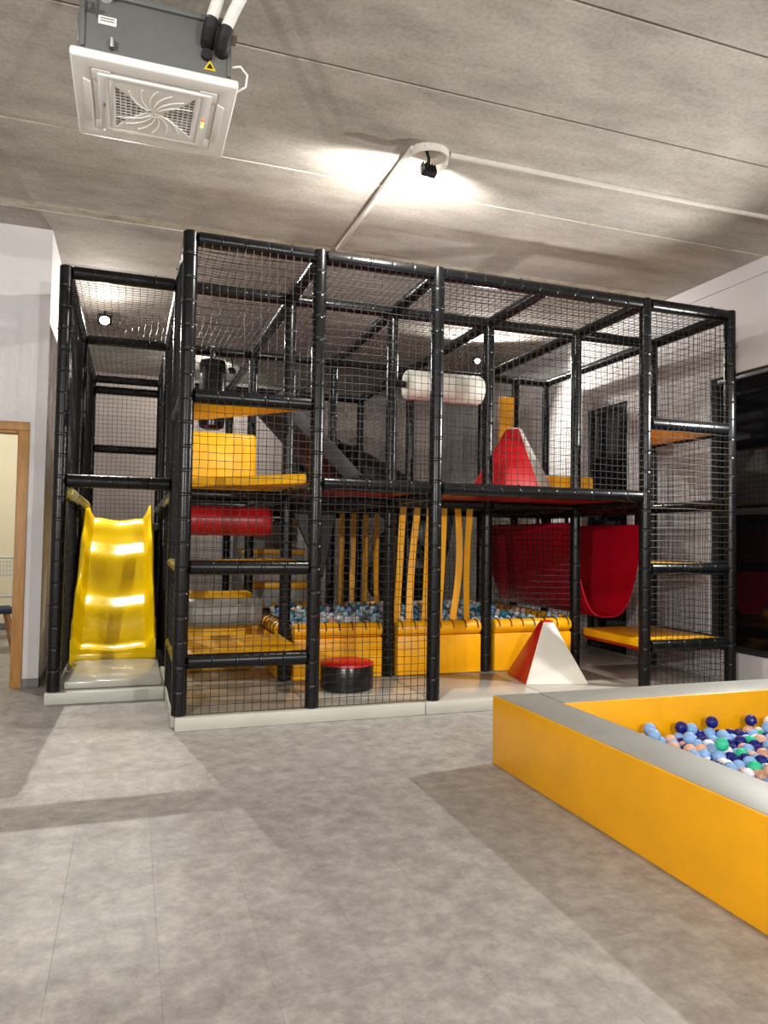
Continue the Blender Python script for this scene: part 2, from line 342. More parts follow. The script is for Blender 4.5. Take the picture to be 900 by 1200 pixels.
for c in range(7): by_(c, 1, 3, ZT)
for c in range(5): by_(c, 3, 5, ZT)
for z in (.45, 1.09, 2.27): bx_(0, 1, 2, z)
for z in (.43, 1.085, 2.335): bx_(0, 5, 6, z)
bx_(0, 2, 3, 1.70); bx_(0, 3, 5, 1.70); bx_(1, 0, 1, 1.72)
for c in range(1, 6): bx_(1, c, c+1, 1.65); bx_(3, c, c+1, 1.65)
bx_(5, 0, 1, 2.44); bx_(5, 0, 1, 3.22)
for c in range(1, 4): bx_(5, c, c+1, 1.65)
for c in (2, 3, 4, 5, 6): by_(c, 0, 1, 1.66) if c != 4 else None
for c in (0, 1, 2, 3, 4, 5, 6): by_(c, 1, 3, 1.65)
for c in (0, 1, 2, 3, 4): by_(c, 3, 5, 1.65)
for z in (.45, 1.09, 2.27): by_(1, 0, 1, z)
for z in (.43, 1.085, 2.335): by_(6, 0, 1, z)
# decks
def deck(poly, ztop, m, th=.075): return MB().prism(poly, ztop-th, ztop).build('deck', M[m], play, 35, .012, 2)
g = .055
def cell(c, r0, r1): return GX[c]+g, GX[c+1]-g, GY[r0]+g, GY[r1]-g
def tri(c, r0, r1, which, zt, m='deckyellow'):
    x0, x1, y0, y1 = cell(c, r0, r1); P = dict(FL=(x0, y0), FR=(x1, y0), BL=(x0, y1), BR=(x1, y1)); return deck([P[k] for k in which], zt, m)
def rect(c, r0, r1, zt, m): x0, x1, y0, y1 = cell(c, r0, r1); return deck([(x0, y0), (x1, y0), (x1, y1), (x0, y1)], zt, m)
rect(1, 0, 1, .495, 'deckyellow'); tri(1, 0, 1, ('FL', 'FR', 'BR'), 1.135); tri(1, 0, 1, ('FR', 'BR', 'BL'), 1.775); tri(1, 0, 1, ('FL', 'FR', 'BL'), 2.31)
rect(5, 0, 1, .475, 'deckyellow'); tri(5, 0, 1, ('FL', 'FR', 'BR'), 1.13); tri(5, 0, 1, ('FL', 'BL', 'BR'), 1.74); tri(5, 0, 1, ('FL', 'FR', 'BR'), 2.375)
x0, x1, y0, y1 = cell(5, 0, 1)
MB().box((x0+.006, y0+.006, .375), (x1-.006, y1-.006, .40)).build('deck_underside', M['darkred'], play, 35, .004)
for c in (2, 3, 4): rect(c, 0, 1, 1.745, 'darkred')
for c in (2, 3, 4, 5): rect(c, 1, 3, 1.745, 'darkred')
for c in (1, 2, 3): rect(c, 3, 5, 1.745, 'darkred')
x0, x1, y0, y1 = cell(0, 3, 5); deck([(x0, y0+.05), (x1, y0+.05), (x1, y1), (x0, y1)], 1.44, 'grey')
# nets
NC = .056
def net(o, u, v, W, H, sag=0, jit=.004, name='net'):
    """net in the plane through o spanned by u (W metres) and v (H metres)"""
    o = Vector(o); u = Vector(u).normalized(); v = Vector(v).normalized(); n = u.cross(v); rt = .0025
    nu = max(2, round(W/NC)); nv = max(2, round(H/NC)); m = MB()
    ph = [random.uniform(0, 6.28) for _ in range(6)]
    def P(a, b):
        s = a/W; t = b/H; bulge = sag*math.sin(math.pi*min(1, max(0, s)))*math.sin(math.pi*min(1, max(0, t)))
        k = min(1, 6*min(s, 1-s, t, 1-t)+.15)
        du = jit*k*(math.sin(b*7+ph[0])+.6*math.sin(a*23+b*17+ph[1])); dv = jit*k*(math.sin(a*6+ph[2])+.6*math.sin(b*21+a*19+ph[3]))
        return o+u*(a+du)+v*(b+dv)+n*(bulge+.5*jit*math.sin(a*9+b*11+ph[4]))
    def strand(pts, s1, s2):
        k = len(pts); base = len(m.v)
        for p in pts: m.v += [tuple(p+s1*rt), tuple(p-s1*rt*.5+s2*rt*.87), tuple(p-s1*rt*.5-s2*rt*.87)]
        for i in range(k-1):
            a = base+3*i; m.f += [(a, a+1, a+4, a+3), (a+1, a+2, a+5, a+4), (a+2, a, a+3, a+5)]
    for i in range(nu+1):
        a = W*i/nu; ns = max(2, int(H/.10)); strand([P(a, H*j/ns) for j in range(ns+1)], u, n)
    for j in range(nv+1):
        b = H*j/nv; ns = max(2, int(W/.10)); strand([P(W*i/ns, b) for i in range(ns+1)], v, n)
    me = bpy.data.meshes.new(name); me.from_pydata(m.v, [], m.f); me.update(); me.materials.append(M['net'])
    return obj(name, me, play)
X = Vector((1,0,0)); Y = Vector((0,1,0))
def netx(y, c0, c1, z0, z1, off=0, sag=.012): net((GX[c0]+.03, y+off, z0), X, Z, GX[c1]-GX[c0]-.06, z1-z0, sag)
def nety(c, r0, r1, z0, z1, off=0, sag=.01): net((GX[c]+off, GY[r0]+.03, z0), Y, Z, GY[r1]-GY[r0]-.06, z1-z0, sag)
def nett(c0, c1, r0, r1, z=3.345, sag=-.03): net((GX[c0]+.03, GY[r0]+.03, z), X, Y, GX[c1]-GX[c0]-.06, GY[r1]-GY[r0]-.06, sag)
fo = -.035
netx(0, 1, 2, .10, 3.33, fo); netx(0, 2, 3, .10, 3.33, fo, .03); netx(0, 3, 5, 1.73, 3.33, fo); netx(0, 5, 6, .10, 3.33, fo)
nety(1, 0, 1, .1, 3.33, -.035); nety(1, 1, 3, .1, 3.33); nety(1, 3, 5, .1, 3.33)
nety(0, 1, 3, .1, 3.33); nety(0, 3, 5, .1, 3.33)
nety(6, 0, 1, .1, 3.33, .03); nety(6, 1, 3, .1, 3.33, .03); nety(5, 1, 3, .1, 1.6)
for c in range(4): netx(GY[5], c, c+1, .1, 3.33)
netx(GY[3], 4, 5, .1, 3.33); netx(GY[3], 5, 6, .1, 3.33); nety(4, 3, 5, .1, 3.33)
netx(GY[1], 4, 5, .58, 1.6)
for a, b in ((1, 2), (2, 3), (3, 4), (4, 5), (5, 6)): nett(a, b, 0, 1); nett(a, b, 1, 3)
nett(0, 1, 1, 3); nett(0, 1, 3, 5)
for a in (1, 2, 3): nett(a, a+1, 3, 5)
# ------------------------------------------------------------------ padded base under the frame
base = thing('base_mat', 'pale grey padded base mats under the black climbing frame', 'floor mat', (0, 0, 0))
def basepad(x0, x1, y0, y1, m='matgrey', name='mat', z1=.088): MB().box((x0+.002, y0+.002, 0), (x1-.002, y1-.002, z1)).build(name, M[m], base, 35, .008, 2)
EX = [-.03, 1.77, 3.57, 4.80]
for a, b in zip(EX[:-1], EX[1:]): basepad(a, b, -.085, .03, 'plinth', 'edge_strip', .09)
for a, b in ((.03, .97), (.97, 2.0)): basepad(-.05, .03, a, b, 'plinth', 'edge_strip', .09)
for i, (a, b) in enumerate(((.03, .92), (.92, 1.86), (1.86, 2.83), (2.83, 3.80), (3.80, 4.80))):
    for y0, y1 in ((.03, 1.03), (1.03, 2.06), (2.06, 3.09), (3.09, 4.12), (4.12, 5.2)): basepad(a, b, y0, y1)
basepad(-.93, -.05, .965, 1.06, 'plinth', 'edge_strip', .09)
for y0, y1 in ((1.06, 2.06), (2.06, 3.09), (3.09, 4.12), (4.12, 5.2)): basepad(-.93, -.05, y0, y1)
# landing mat
lm = MB().box((-.80, 1.085, .092), (-.07, 2.16, .15)).build('landing_mat', M['landing'], None, 35, .012, 2)
tag(lm, 'grey vinyl landing mat at the foot of the yellow slide', 'mat')
# ------------------------------------------------------------------ slide
sl = thing('slide', 'bright yellow plastic wave slide coming down to a grey mat', 'slide', (-.47, 1.93, .09))
def slide():
    K = [(3.32, 1.46), (3.21, 1.45), (3.12, 1.385), (3.05, 1.275), (2.98, 1.195), (2.89, 1.14), (2.80, 1.07), (2.73, .94), (2.67, .81), (2.60, .70), (2.51, .64), (2.42, .575), (2.37, .48), (2.34, .39), (2.30, .31), (2.24, .25), (2.16, .22)]
    pts = []
    for i in range(len(K)-1):
        a = K[max(0, i-1)]; b = K[i]; c = K[i+1]; d = K[min(len(K)-1, i+2)]
        for s in range(4):
            t = s/4
            f = lambda p, q, r_, u: .5*(2*q+(-p+r_)*t+(2*p-5*q+4*r_-u)*t*t+(-p+3*q-3*r_+u)*t**3)
            pts.append((f(a[0], b[0], c[0], d[0]), f(a[1], b[1], c[1], d[1])))
    pts.append(K[-1])
    vs = []; fs = []; n = len(pts); cs = None
    for i, (y, z) in enumerate(pts):
        s = i/(n-1)
        a = pts[max(0, i-1)]; b = pts[min(n-1, i+1)]; d = Vector((0, b[0]-a[0], b[1]-a[1])).normalized(); nrm = Vector((0, d.z, -d.y))
        nrm = Vector((0, -.42, .91))
        hw = .285+.045*s; hh = .20 if s < .85 else .20-.06*(s-.85)/.15; cx = -.463
        hh *= min(1, .75+s*4)
        prof = [(-hw-.045, -.02), (-hw-.045, hh-.02), (-hw-.03, hh), (-hw-.012, hh-.01), (-hw+.01, hh*.55), (-hw+.045, hh*.18), (-hw+.11, .03), (-hw+.2, .012), (0, 0)]
        full = prof+[(-a_, b_) for a_, b_ in prof[-2::-1]]
        und = [(hw+.03, -.03), (-hw-.03, -.03)]
        ring = full+und
        cs = len(ring)
        for (u, v) in ring:
            p = Vector((cx+u, y, z))+nrm*v; vs.append((p.x, p.y, max(p.z, .092)))
    for i in range(n-1):
        for k in range(cs): fs.append((i*cs+k, i*cs+(k+1) % cs, (i+1)*cs+(k+1) % cs, (i+1)*cs+k))
    fs += [tuple(range(cs-1, -1, -1)), tuple((n-1)*cs+k for k in range(cs))]
    m = MB(); m.add(vs, fs); return m
slide().build('chute', M['slide'], sl, 50)
for s in (-1, 1):
    x = -.463+s*.345; MB().add([(x-.035, 2.17, .092), (x+.035, 2.17, .092), (x+.035, 2.35, .092), (x-.035, 2.35, .092), (x-.035, 2.17, .30), (x+.035, 2.17, .30), (x+.035, 2.35, .52), (x-.035, 2.35, .52)], [(0,3,2,1),(4,5,6,7),(0,1,5,4),(1,2,6,5),(2,3,7,6),(3,0,4,7)]).build('side_skirt', M['slide'], sl, 35, .01)
MB().box((-.81, 2.172, .092), (-.115, 2.195, .20)).build('toe_board', M['slide'], sl, 35, .006)
fr = thing('foam_roll', 'short yellow foam tube at the top left of the slide', 'foam tube', (-.79, 1.3, 1.6))
MB().tube([(-.80, 1.12, 1.64), (-.79, 1.6, 1.63), (-.775, 2.1, 1.62), (-.76, 2.75, 1.60)], .03, 12).build('sleeve', mat('pale_yellow_foam', (206, 192, 84), .5, .2, 20, .1, 60), fr)
for k in range(8): y = 1.2+k*.2; MB().tube([(-.80+.033*math.cos(a)+.02*(y-1.12)/1.0, y, 1.637-.02*(y-1.12)+.033*math.sin(a)) for a in [i*math.pi/6 for i in range(12)]], .004, 6, closed=True).build('tie', M['white'], fr)
# ------------------------------------------------------------------ rollers between poles
def roller(x0, x1, y, z, r, m, label):
    t = thing('foam_roller', label, 'roller', ((x0+x1)/2, y, z)); q = Matrix.Translation((x0, y, z)) @ rot_to((1,0,0)); L = x1-x0
    prof = [(.02, .012), (r*.55, .004), (r-.03, 0), (r-.012, .006), (r, .03)]+[(r, L*k/6) for k in range(1, 6)]+[(r, L-.03), (r-.012, L-.006), (r-.03, L), (r*.55, L-.004), (.02, L-.012)]
    MB().lathe(prof, 28, q).build('cylinder', M[m], t, 50)
    return t
def axle(t, x0, x1, y, z):
    MB().tube([(x0, y, z), (x1, y, z)], .032, 12).build('axle', M['black'], t)
t = roller(1.985, 2.745, 1.03, 2.715, .135, 'white', 'off-white roller mounted high between two upper poles'); axle(t, 1.905, 1.985, 1.03, 2.715); axle(t, 2.745, 2.785, 1.03, 2.715)
t = roller(.10, .785, 1.03, 1.435, .122, 'darkred', 'dark red roller inside the left tower above a thin deck'); axle(t, .785, .875, 1.03, 1.435); axle(t, .045, .10, 1.03, 1.435)
t = roller(.13, .79, 1.45, .635, .125, 'rgrey', 'grey roller low behind the bottom deck of the left tower'); axle(t, .79, .87, 1.45, .635); axle(t, .06, .13, 1.45, .635)
o = MB().box((.07, 1.62, .09), (.74, 1.86, .80)).build('foam_block', M['deckyellow'], None, 45, .03, 3); tag(o, 'yellow foam beam behind the low grey roller', 'foam block')
o = MB().box((.07, 1.11, 1.775), (.665, 1.60, 2.185)).build('foam_block', M['deckyellow'], None, 45, .035, 3); tag(o, 'large yellow foam block on the middle deck of the left tower', 'foam block')
struct_shelf = None
# support deck under that block
x0, x1, y0, y1 = cell(1, 1, 3); deck([(x0, y0), (x1, y0), (x1, 1.9), (x0, 1.9)], 1.775, 'deckyellow')
o = MB().box((3.93, 1.75, 1.747), (4.52, 2.25, 2.03)).build('foam_block', M['deckyellow'], None, 45, .03, 3); tag(o, 'small yellow foam block on the upper deck right of the red pyramid', 'foam block')
# ------------------------------------------------------------------ pyramids
def pyramid(label, c, s, h, rz, mats):
    t = thing('foam_pyramid', label, 'foam pyramid', c, rz)
    b = s/2; a = s*.085; r = .012
    def q(p, n): return p
    B = [(-b,-b,0),(b,-b,0),(b,b,0),(-b,b,0)]; T = [(-a,-a,h),(a,-a,h),(a,a,h),(-a,a,h)]
    core = MB(); core.add([(x*.985, y*.985, z) for x, y, z in B]+[(x*.9, y*.9, z-.004) for x, y, z in T], [(3,2,1,0),(4,5,6,7),(0,1,5,4),(1,2,6,5),(2,3,7,6),(3,0,4,7)])
    core.build('core', M[mats[1]], t, 0, local=True)
    for k in range(4):
        p0, p1, p2, p3 = (Vector(B[k]), Vector(B[(k+1) % 4]), Vector(T[(k+1) % 4]), Vector(T[k]))
        n = (p1-p0).cross(p3-p0).normalized(); m = MB()
        inn = [p-n*.02 for p in (p0, p1, p2, p3)]; m.add([p0, p1, p2, p3]+inn, [(0,1,2,3),(7,6,5,4),(0,4,5,1),(1,5,6,2),(2,6,7,3),(3,7,4,0)])
        m.build('side', M[mats[k]], t, 40, .009, 2, local=True)
    MB().box((-a, -a, h-.01), (a, a, h+.006)).build('cap', M[mats[1]], t, 40, .006, 2, local=True)
    return t
pyramid('red and white foam pyramid on the floor mat at the front', (3.19, .555, .09), .56, .505, math.radians(-12), ('white', 'red', 'white', 'red'))
pyramid('red and white foam pyramid up on the upper deck', (3.46, 1.66, 1.747), .80, .74, math.radians(-44), ('red', 'white', 'red', 'white'))
# drum
dr = thing('drum_seat', 'round black drum stool with a red top inside the net', 'stool', (1.355, .60, .09))
MB().lathe([(.20, 0), (.215, .01), (.217, .03), (.217, .19), (.212, .20)], 40, Matrix.Translation((1.355, .60, .09))).build('drum_body', M['black'], dr, 40)
MB().lathe([(.2, .19), (.217, .198), (.214, .212), (.195, .222), (.02, .224)], 40, Matrix.Translation((1.355, .60, .09))).build('top_pad', M['red'], dr, 40)
# ------------------------------------------------------------------ punch bag
pb = thing('punch_bag', 'black punch bag hanging at the back of the left tower', 'punch bag', (.46, 2.95, 2.45))
MB().lathe([(.04, 2.47), (.10, 2.475), (.135, 2.50), (.142, 2.56), (.142, 3.19), (.13, 3.22), (.05, 3.235)], 24, Matrix.Translation((.46, 2.95, 0))).build('bag', M['black'], pb, 40)
MB().box((.43, 2.935, 3.23), (.49, 2.965, 3.375)).build('strap', M['black'], pb, 35, .004)
MB().tube([(.46, 2.95, 3.37), (.46, 3.05, 3.385), (.46, 3.09, 3.415)], .02, 8).build('hook', M['steel'], pb)
# ------------------------------------------------------------------ inner ball pit walls
ring = MB().tube([(0, .071*math.cos(a), .071*math.sin(a)) for a in [math.radians(d) for d in range(-120, 121, 15)]], .0045, 6).mesh('rope_loop', M['black'], 60)
def pit_wall(p0, p1, label, n=7):
    p0 = Vector(p0); p1 = Vector(p1); d = (p1-p0).normalized(); L = (p1-p0).length; t = thing('pit_wall', label, 'padded wall', (p0+p1)/2)
    nrm = Vector((d.y, -d.x, 0)); w_ = .05
    m = MB(); a = p0+d*.02; b = p1-d*.02
    m.bar(a+Z*.175, b+Z*.175, .09, .35); m.build('panel', M['yellow'], t, 35, .012, 2)
    q = Matrix.Translation(a+Z*.415) @ rot_to(d); l = (b-a).length
    MB().lathe([(.035, 0), (.055, .003), (.065, .018), (.065, l/2), (.065, l-.018), (.055, l-.003), (.035, l)], 20, q).build('top_roll', M['yellow'], t, 45)
    ang = math.atan2(d.y, d.x)
    for k in range(n):
        o = obj('rope_loop', ring, t); o.matrix_basis = Matrix.Translation(p0+d*(L*(k+.5)/n)+Z*.415) @ Matrix.Rotation(ang, 4, 'Z') @ Matrix.Rotation(math.radians(60), 4, 'X')
    return t
pw = .105
pit_wall((GX[2]+.05, 1.03, .09), (GX[3]-.05, 1.03, .09), 'yellow padded pit wall behind the black drum stool')
pit_wall((GX[3]+.05, 1.03, .09), (GX[4]-.05, 1.03, .09), 'yellow padded pit wall under the hanging yellow straps')
pit_wall((GX[4]+.05, 1.03, .09), (GX[5]-.05, 1.03, .09), 'yellow padded pit wall behind the front foam pyramid')
pit_wall((GX[2], 1.10, .09), (GX[2], 3.03, .09), 'yellow padded pit wall running back beside the left tower', 13)
pit_wall((GX[5], 1.10, .09), (GX[5], 3.03, .09), 'yellow padded pit wall running back beneath the crimson trough', 13)
pit_wall((GX[2]+.05, 3.09, .09), (GX[3]-.05, 3.09, .09), 'yellow padded pit wall at the back in front of the foam steps')
pit_wall((GX[3]+.05, 3.09, .09), (GX[4]-.05, 3.09, .09), 'yellow padded pit wall at the back under the far straps')
pit_wall((GX[4]+.05, 3.09, .09), (GX[5]-.05, 3.09, .09), 'yellow padded pit wall at the back right end of the inner pit')
# straps
def strap_curtain(y, xs, zt, zb, label, sway):
    t = thing('strap_curtain', label, 'strap curtain', (sum(xs)/len(xs), y, zb))
    for k, x in enumerate(xs):
        m = MB(); n = 12; vs = []; fs = []; s = sway[k % len(sway)]
        for i in range(n+1):
            u = i/n; z = zt-(zt-zb)*u; cx = x+s[0]*u+s[1]*math.sin(math.pi*u); cy = y+s[2]*math.sin(math.pi*u); tw_ = s[3]*u
            dx, dy = .031*math.cos(tw_), .031*math.sin(tw_); ex, ey = -.0035*math.sin(tw_), .0035*math.cos(tw_)
            vs += [(cx-dx-ex, cy-dy-ey, z), (cx+dx-ex, cy+dy-ey, z), (cx+dx+ex, cy+dy+ey, z), (cx-dx+ex, cy-dy+ey, z)]
        for i in range(n):
            for j in range(4): fs.append((4*i+j, 4*i+(j+1) % 4, 4*i+4+(j+1) % 4, 4*i+4+j))
        fs += [(3,2,1,0), tuple(4*n+j for j in range(4))]
        m.add(vs, fs).build('strap', M['yellow'], t, 40)
    return t
strap_curtain(1.10, [2.01, 2.155, 2.275, 2.42, 2.56, 2.685], 1.60, .52, 'row of yellow straps hanging above the pit near the front', [(-.05, .0, .0, .1), (-.07, -.01, .02, -.2), (-.04, 0, 0, .2), (-.05, .012, .01, .1), (-.05, .035, -.02, -.25), (-.02, -.012, .01, .15)])
strap_curtain(3.03, [1.98, 2.125, 2.27, 2.41], 1.60, .55, 'row of yellow straps hanging at the back of the inner pit', [(.0, .0, .0, .1), (-.01, .0, .01, -.1), (.0, 0, 0, .15), (.01, -.01, .01, .1)])
# ------------------------------------------------------------------ crimson trough hung under the deck
def trough():
    y0, y1 = 1.10, 2.98; cx = 4.235; zt = 1.47; n = 24; m = MB(); vs = []; fs = []; ny = 8; th = .012
    for j in range(ny+1):
        y = y0+(y1-y0)*j/ny; dz = .0
        for k in range(n+1):
            a = -1+2*k/n; x = cx+.425*math.copysign(abs(a)**.8 if abs(a) > 0 else 0, a); zz = .56+dz+(zt-.56)*abs(a)**2.6
            vs.append((x, y, zz))
        for k in range(n+1):
            a = -1+2*k/n; x = cx+(.425+th)*math.copysign(abs(a)**.8, a); zz = .56+dz-th+(zt-.56+th)*abs(a)**2.6
            vs.append((x, y, zz))
    w_ = 2*(n+1)
    for j in range(ny):
        for k in range(n):
            A = j*w_+k; fs.append((A, A+w_, A+w_+1, A+1)); B = A+n+1; fs.append((B, B+1, B+w_+1, B+w_))
        for k in (0, n): A = j*w_+k; fs.append((A, A+n+1, A+n+1+w_, A+w_))
    for j in (0, ny):
        for k in range(n): A = j*w_+k; fs.append((A, A+1, A+n+2, A+n+1))
    return m.add(vs, fs)
tg = thing('hanging_trough', 'crimson vinyl trough hanging under the deck at the right', 'hammock', (4.235, 2.0, .56))
trough().build('sheet', M['trough'], tg, 60)
for x in (4.235-.425, 4.235+.425):
    MB().tube([(x, 1.09, 1.48), (x, 2.99, 1.48)], .02, 12).build('edge_rod', M['trough'], tg)
    for y in (1.2, 1.75, 2.3, 2.88): MB().box((x-.012, y-.02, 1.47), (x+.012, y+.02, 1.66)).build('hanging_strap', M['black'], tg, 35, .003)
# orange panel upstairs
o = MB().box((4.00, 2.98, 1.747), (4.20, 3.03, 3.12)).build('foam_column', M['yellow'], None, 40, .012, 2); tag(o, 'tall narrow orange-yellow foam column behind the upper red pyramid', 'foam column')
# ------------------------------------------------------------------ foam steps at the back
st = thing('foam_steps', 'grey foam steps with yellow treads at the back', 'foam steps', (1.39, 3.3, .09))
for k, (y0, y1, z) in enumerate(((3.25, 3.68, .40), (3.68, 4.11, .76), (4.11, 4.54, 1.16), (4.54, 5.0, 1.56))):
    s_ = MB().box((GX[2]+.07, y0, .09), (GX[3]-.07, y1-.003, z-.07)).build('step', M['rgrey'], st, 40, .012, 2)
    MB().box((GX[2]+.065, y0-.012, z-.07), (GX[3]-.065, y1-.003, z)).build('tread', M['yellow'], s_, 40, .015, 2)
# ------------------------------------------------------------------ black tube slide behind
ts = thing('tube_slide', 'large black plastic tube slide winding behind the frame', 'tube slide', (3.3, 5.6, .09))
K = [(2.35, 5.28, 2.35), (2.5, 5.85, 2.45), (2.95, 6.15, 2.40), (3.45, 6.1, 2.15), (3.85, 5.75, 1.85), (3.95, 5.3, 1.55), (3.7, 4.85, 1.28), (3.3, 4.6, 1.05), (3.1, 4.2, .8), (3.15, 3.7, .58)]
pts = []
for i in range(len(K)-1):
    a, b, c, d = (Vector(K[max(0, i-1)]), Vector(K[i]), Vector(K[i+1]), Vector(K[min(len(K)-1, i+2)]))
    for s in range(4):
        u = s/4; pts.append(.5*(2*b+(c-a)*u+(2*a-5*b+4*c-d)*u*u+(3*b-a-3*c+d)*u**3))
pts.append(Vector(K[-1]))
MB().tube(pts, .40, 24, caps=False).build('tube', M['tube'], ts, 60)
for i in range(4, len(pts)-1, 4):
    d = (pts[i+1]-pts[i-1]).normalized(); MB().lathe([(.40, -.02), (.44, -.018), (.44, .018), (.40, .02)], 24, Matrix.Translation(pts[i]) @ rot_to(d)).build('flange', M['tube'], ts, 40)
for (x, y, z) in ((2.95, 6.17, 2.0), (3.9, 5.5, 1.25)): MB().tube([(x, y, 0), (x, y, z)], .05, 12).build('support_post', M['tube'], ts)
# charcoal ramp inside the upper tower
rp = thing('climbing_ramp', 'charcoal padded climbing ramp inside the upper left part', 'ramp', (1.3, 2.2, 1.75))
MB().bar((.99, 2.3, 2.62), (1.80, 2.3, 1.79), .9, .06).build('board', M['darkpad'], rp, 35, .01)
for y in (1.83, 2.77): MB().bar((.97, y, 2.70), (1.80, y, 1.86), .05, .16).build('side_rail', M['darkpad'], rp, 35, .01)
o = MB().add([(1.30, 1.22, .95), (1.42, 1.22, 1.60), (.98, 1.22, 1.60), (1.30, 1.29, .95), (1.42, 1.29, 1.60), (.98, 1.29, 1.60)], [(0,1,2),(5,4,3),(0,3,4,1),(1,4,5,2),(2,5,3,0)]).build('corner_panel', M['darkpad'], None, 35, .006); tag(o, 'charcoal triangular padded panel under the deck beside the left tower', 'padded panel')
# ------------------------------------------------------------------ balls
def ball_mesh(m, r):
    prof = []; n = 10
    for i in range(n+1):
        a = -math.pi/2+math.pi*i/n; prof.append((max(.0006, r*math.cos(a)), r*math.sin(a)))
    k = n//2; prof[k:k+1] = [(r*.9995, -.0012), (r*1.004, -.0005), (r*1.004, .0005), (r*.9995, .0012)]
    return MB().lathe(prof, 16).mesh('pit_ball', M[m], 60)
BR = .036
BM = {k: ball_mesh(k, BR) for k in ('b_light', 'b_navy', 'b_peach', 'b_white', 'b_mint', 'b_teal', 'b_ice')}
CN = dict(b_light='light blue', b_navy='dark navy blue', b_peach='peach pink', b_white='pearl white', b_mint='mint green', b_teal='teal', b_ice='pale ice blue')
def pix(p):
    d = Vector(p)-CAM_LOC; z = d.dot(cf_); return 450+FPX*d.dot(cr_)/z, 600-FPX*d.dot(cu_)/z
def ico(r):
    bm = bmesh.new(); bmesh.ops.create_icosphere(bm, subdivisions=1, radius=r); v = [x.co.copy() for x in bm.verts]; f = [[q.index for q in x.verts] for x in bm.faces]; bm.free(); return v, f
IV, IF = ico(BR)
def fill_pit(x0, x1, y0, y1, zc, keys, wts, where, group, seen, nmax, rest_label, lower):
    sp = BR*2.08; pos = []; j = 0; y = y0+BR
    while y < y1-BR*.98:
        x = x0+BR+(j % 2)*sp/2
        while x < x1-BR*.98:
            pos.append(Vector((x+random.uniform(-.001, .001), y+random.uniform(-.001, .001), zc+random.uniform(-.016, .016)))); x += sp
        y += sp*.87; j += 1
    extra = []
    for p in random.sample(pos, int(len(pos)*.17)):
        q = p+Vector((sp/2, sp*.29, BR*1.62))
        if q.x < x1-BR and q.y < y1-BR and all((q-e_).length > BR*2.02 for e_ in extra): extra.append(q)
    allp = pos+extra
    allp.sort(key=lambda p: (0 if seen(p) else 1, (p-CAM_LOC).length))
    for p in allp[:nmax]:
        k = random.choices(keys, wts)[0]; o = obj('pit_ball', BM[k]); o.location = p; o.rotation_euler = (random.uniform(0, 3), random.uniform(0, 3), 0)
        top = p.z > zc+.03
        tag(o, CN[k]+' plastic ball '+('on top of others ' if top else '')+where, 'ball', CN[k]+(' upper ' if top else ' ')+group)
    m = {k: MB() for k in keys}
    for p in allp[nmax:]:
        m[random.choices(keys, wts)[0]].add([v+p for v in IV], IF)
    if lower:
        y = y0+BR; j = 0
        while y < y1-BR:
            x = x0+BR+(j % 2)*BR
            while x < x1-BR: m[random.choices(keys, wts)[0]].add([v+Vector((x, y, zc-.062)) for v in IV], IF); x += sp
            y += sp*.87; j += 1
    verts = []; faces = []; mi = []
    for i, k in enumerate(keys):
        o_ = len(verts); verts += m[k].v; faces += [tuple(a+o_ for a in f) for f in m[k].f]; mi += [i]*len(m[k].f)
    me = bpy.data.meshes.new('pit_ball_fill'); me.from_pydata(verts, [], faces); me.update()
    for k in keys: me.materials.append(M[k])
    me.polygons.foreach_set('material_index', mi); me.polygons.foreach_set('use_smooth', [True]*len(faces))
    o = obj('pit_ball_fill', me); tag(o, rest_label, 'balls'); o['kind'] = 'stuff'
# big open ball pit at the right
PX0, PY1, PW, PH = 1.70, -1.27, .30, .40; PX1, PY0 = 4.85, -4.6
pit = thing('ball_pit', 'large yellow foam ball pit with a grey rim at the right', 'ball pit', (PX0, PY1, 0))
def pit_side(lo, hi, cap):
    MB().box(lo, hi).build('foam_wall', M['yellow'], pit, 35, .010, 2)
    MB().prism(cap, PH-.012, PH-.003).build('rim_cover', M['grey'], pit, 35, .005, 2)
ez = PH-.006; s = .001
pit_side((PX0, PY0, 0), (PX0+PW, PY1, ez), [(PX0+.011, PY0+.004), (PX0+PW-.009, PY0+.004), (PX0+PW-.009, PY1-.011), (PX0+.011, PY1-.011)])
pit_side((PX0+PW+s, PY1-PW, 0), (PX1-PW-s, PY1, ez), [(PX0+PW+.003, PY1-PW+.009), (PX1-PW-.003, PY1-PW+.009), (PX1-PW-.003, PY1-.011), (PX0+PW+.003, PY1-.011)])
pit_side((PX1-PW, PY0, 0), (PX1, PY1, ez), [(PX1-PW+.004, PY0+.004), (PX1-.004, PY0+.004), (PX1-.004, PY1-.011), (PX1-PW+.004, PY1-.011)])
pit_side((PX0+PW+s, PY0, 0), (PX1-PW-s, PY0+PW, ez), [(PX0+PW+.003, PY0+.004), (PX1-PW-.003, PY0+.004), (PX1-PW-.003, PY0+PW-.009), (PX0+PW+.003, PY0+PW-.009)])
MB().box((PX0+PW+s, PY0+PW+s, 0), (PX1-PW-s, PY1-PW-s, .066)).build('bottom_pad', M['grey'], pit, 35, .005, 1)
def seen1(p):
    u, v = pix(p); t = (PX0+PW-CAM_LOC.x)/(p.x-CAM_LOC.x); z = CAM_LOC.z+(p.z+BR*.7-CAM_LOC.z)*t; return u < 915 and z > PH
fill_pit(PX0+PW, PX1-PW, PY0+PW, PY1-PW, .168, ['b_light', 'b_navy', 'b_peach', 'b_white', 'b_mint'], [40, 30, 17, 6, 7], 'in the large yellow ball pit', 'balls in the large ball pit', seen1, 170, 'mixed blue, peach and green balls filling the large pit', True)
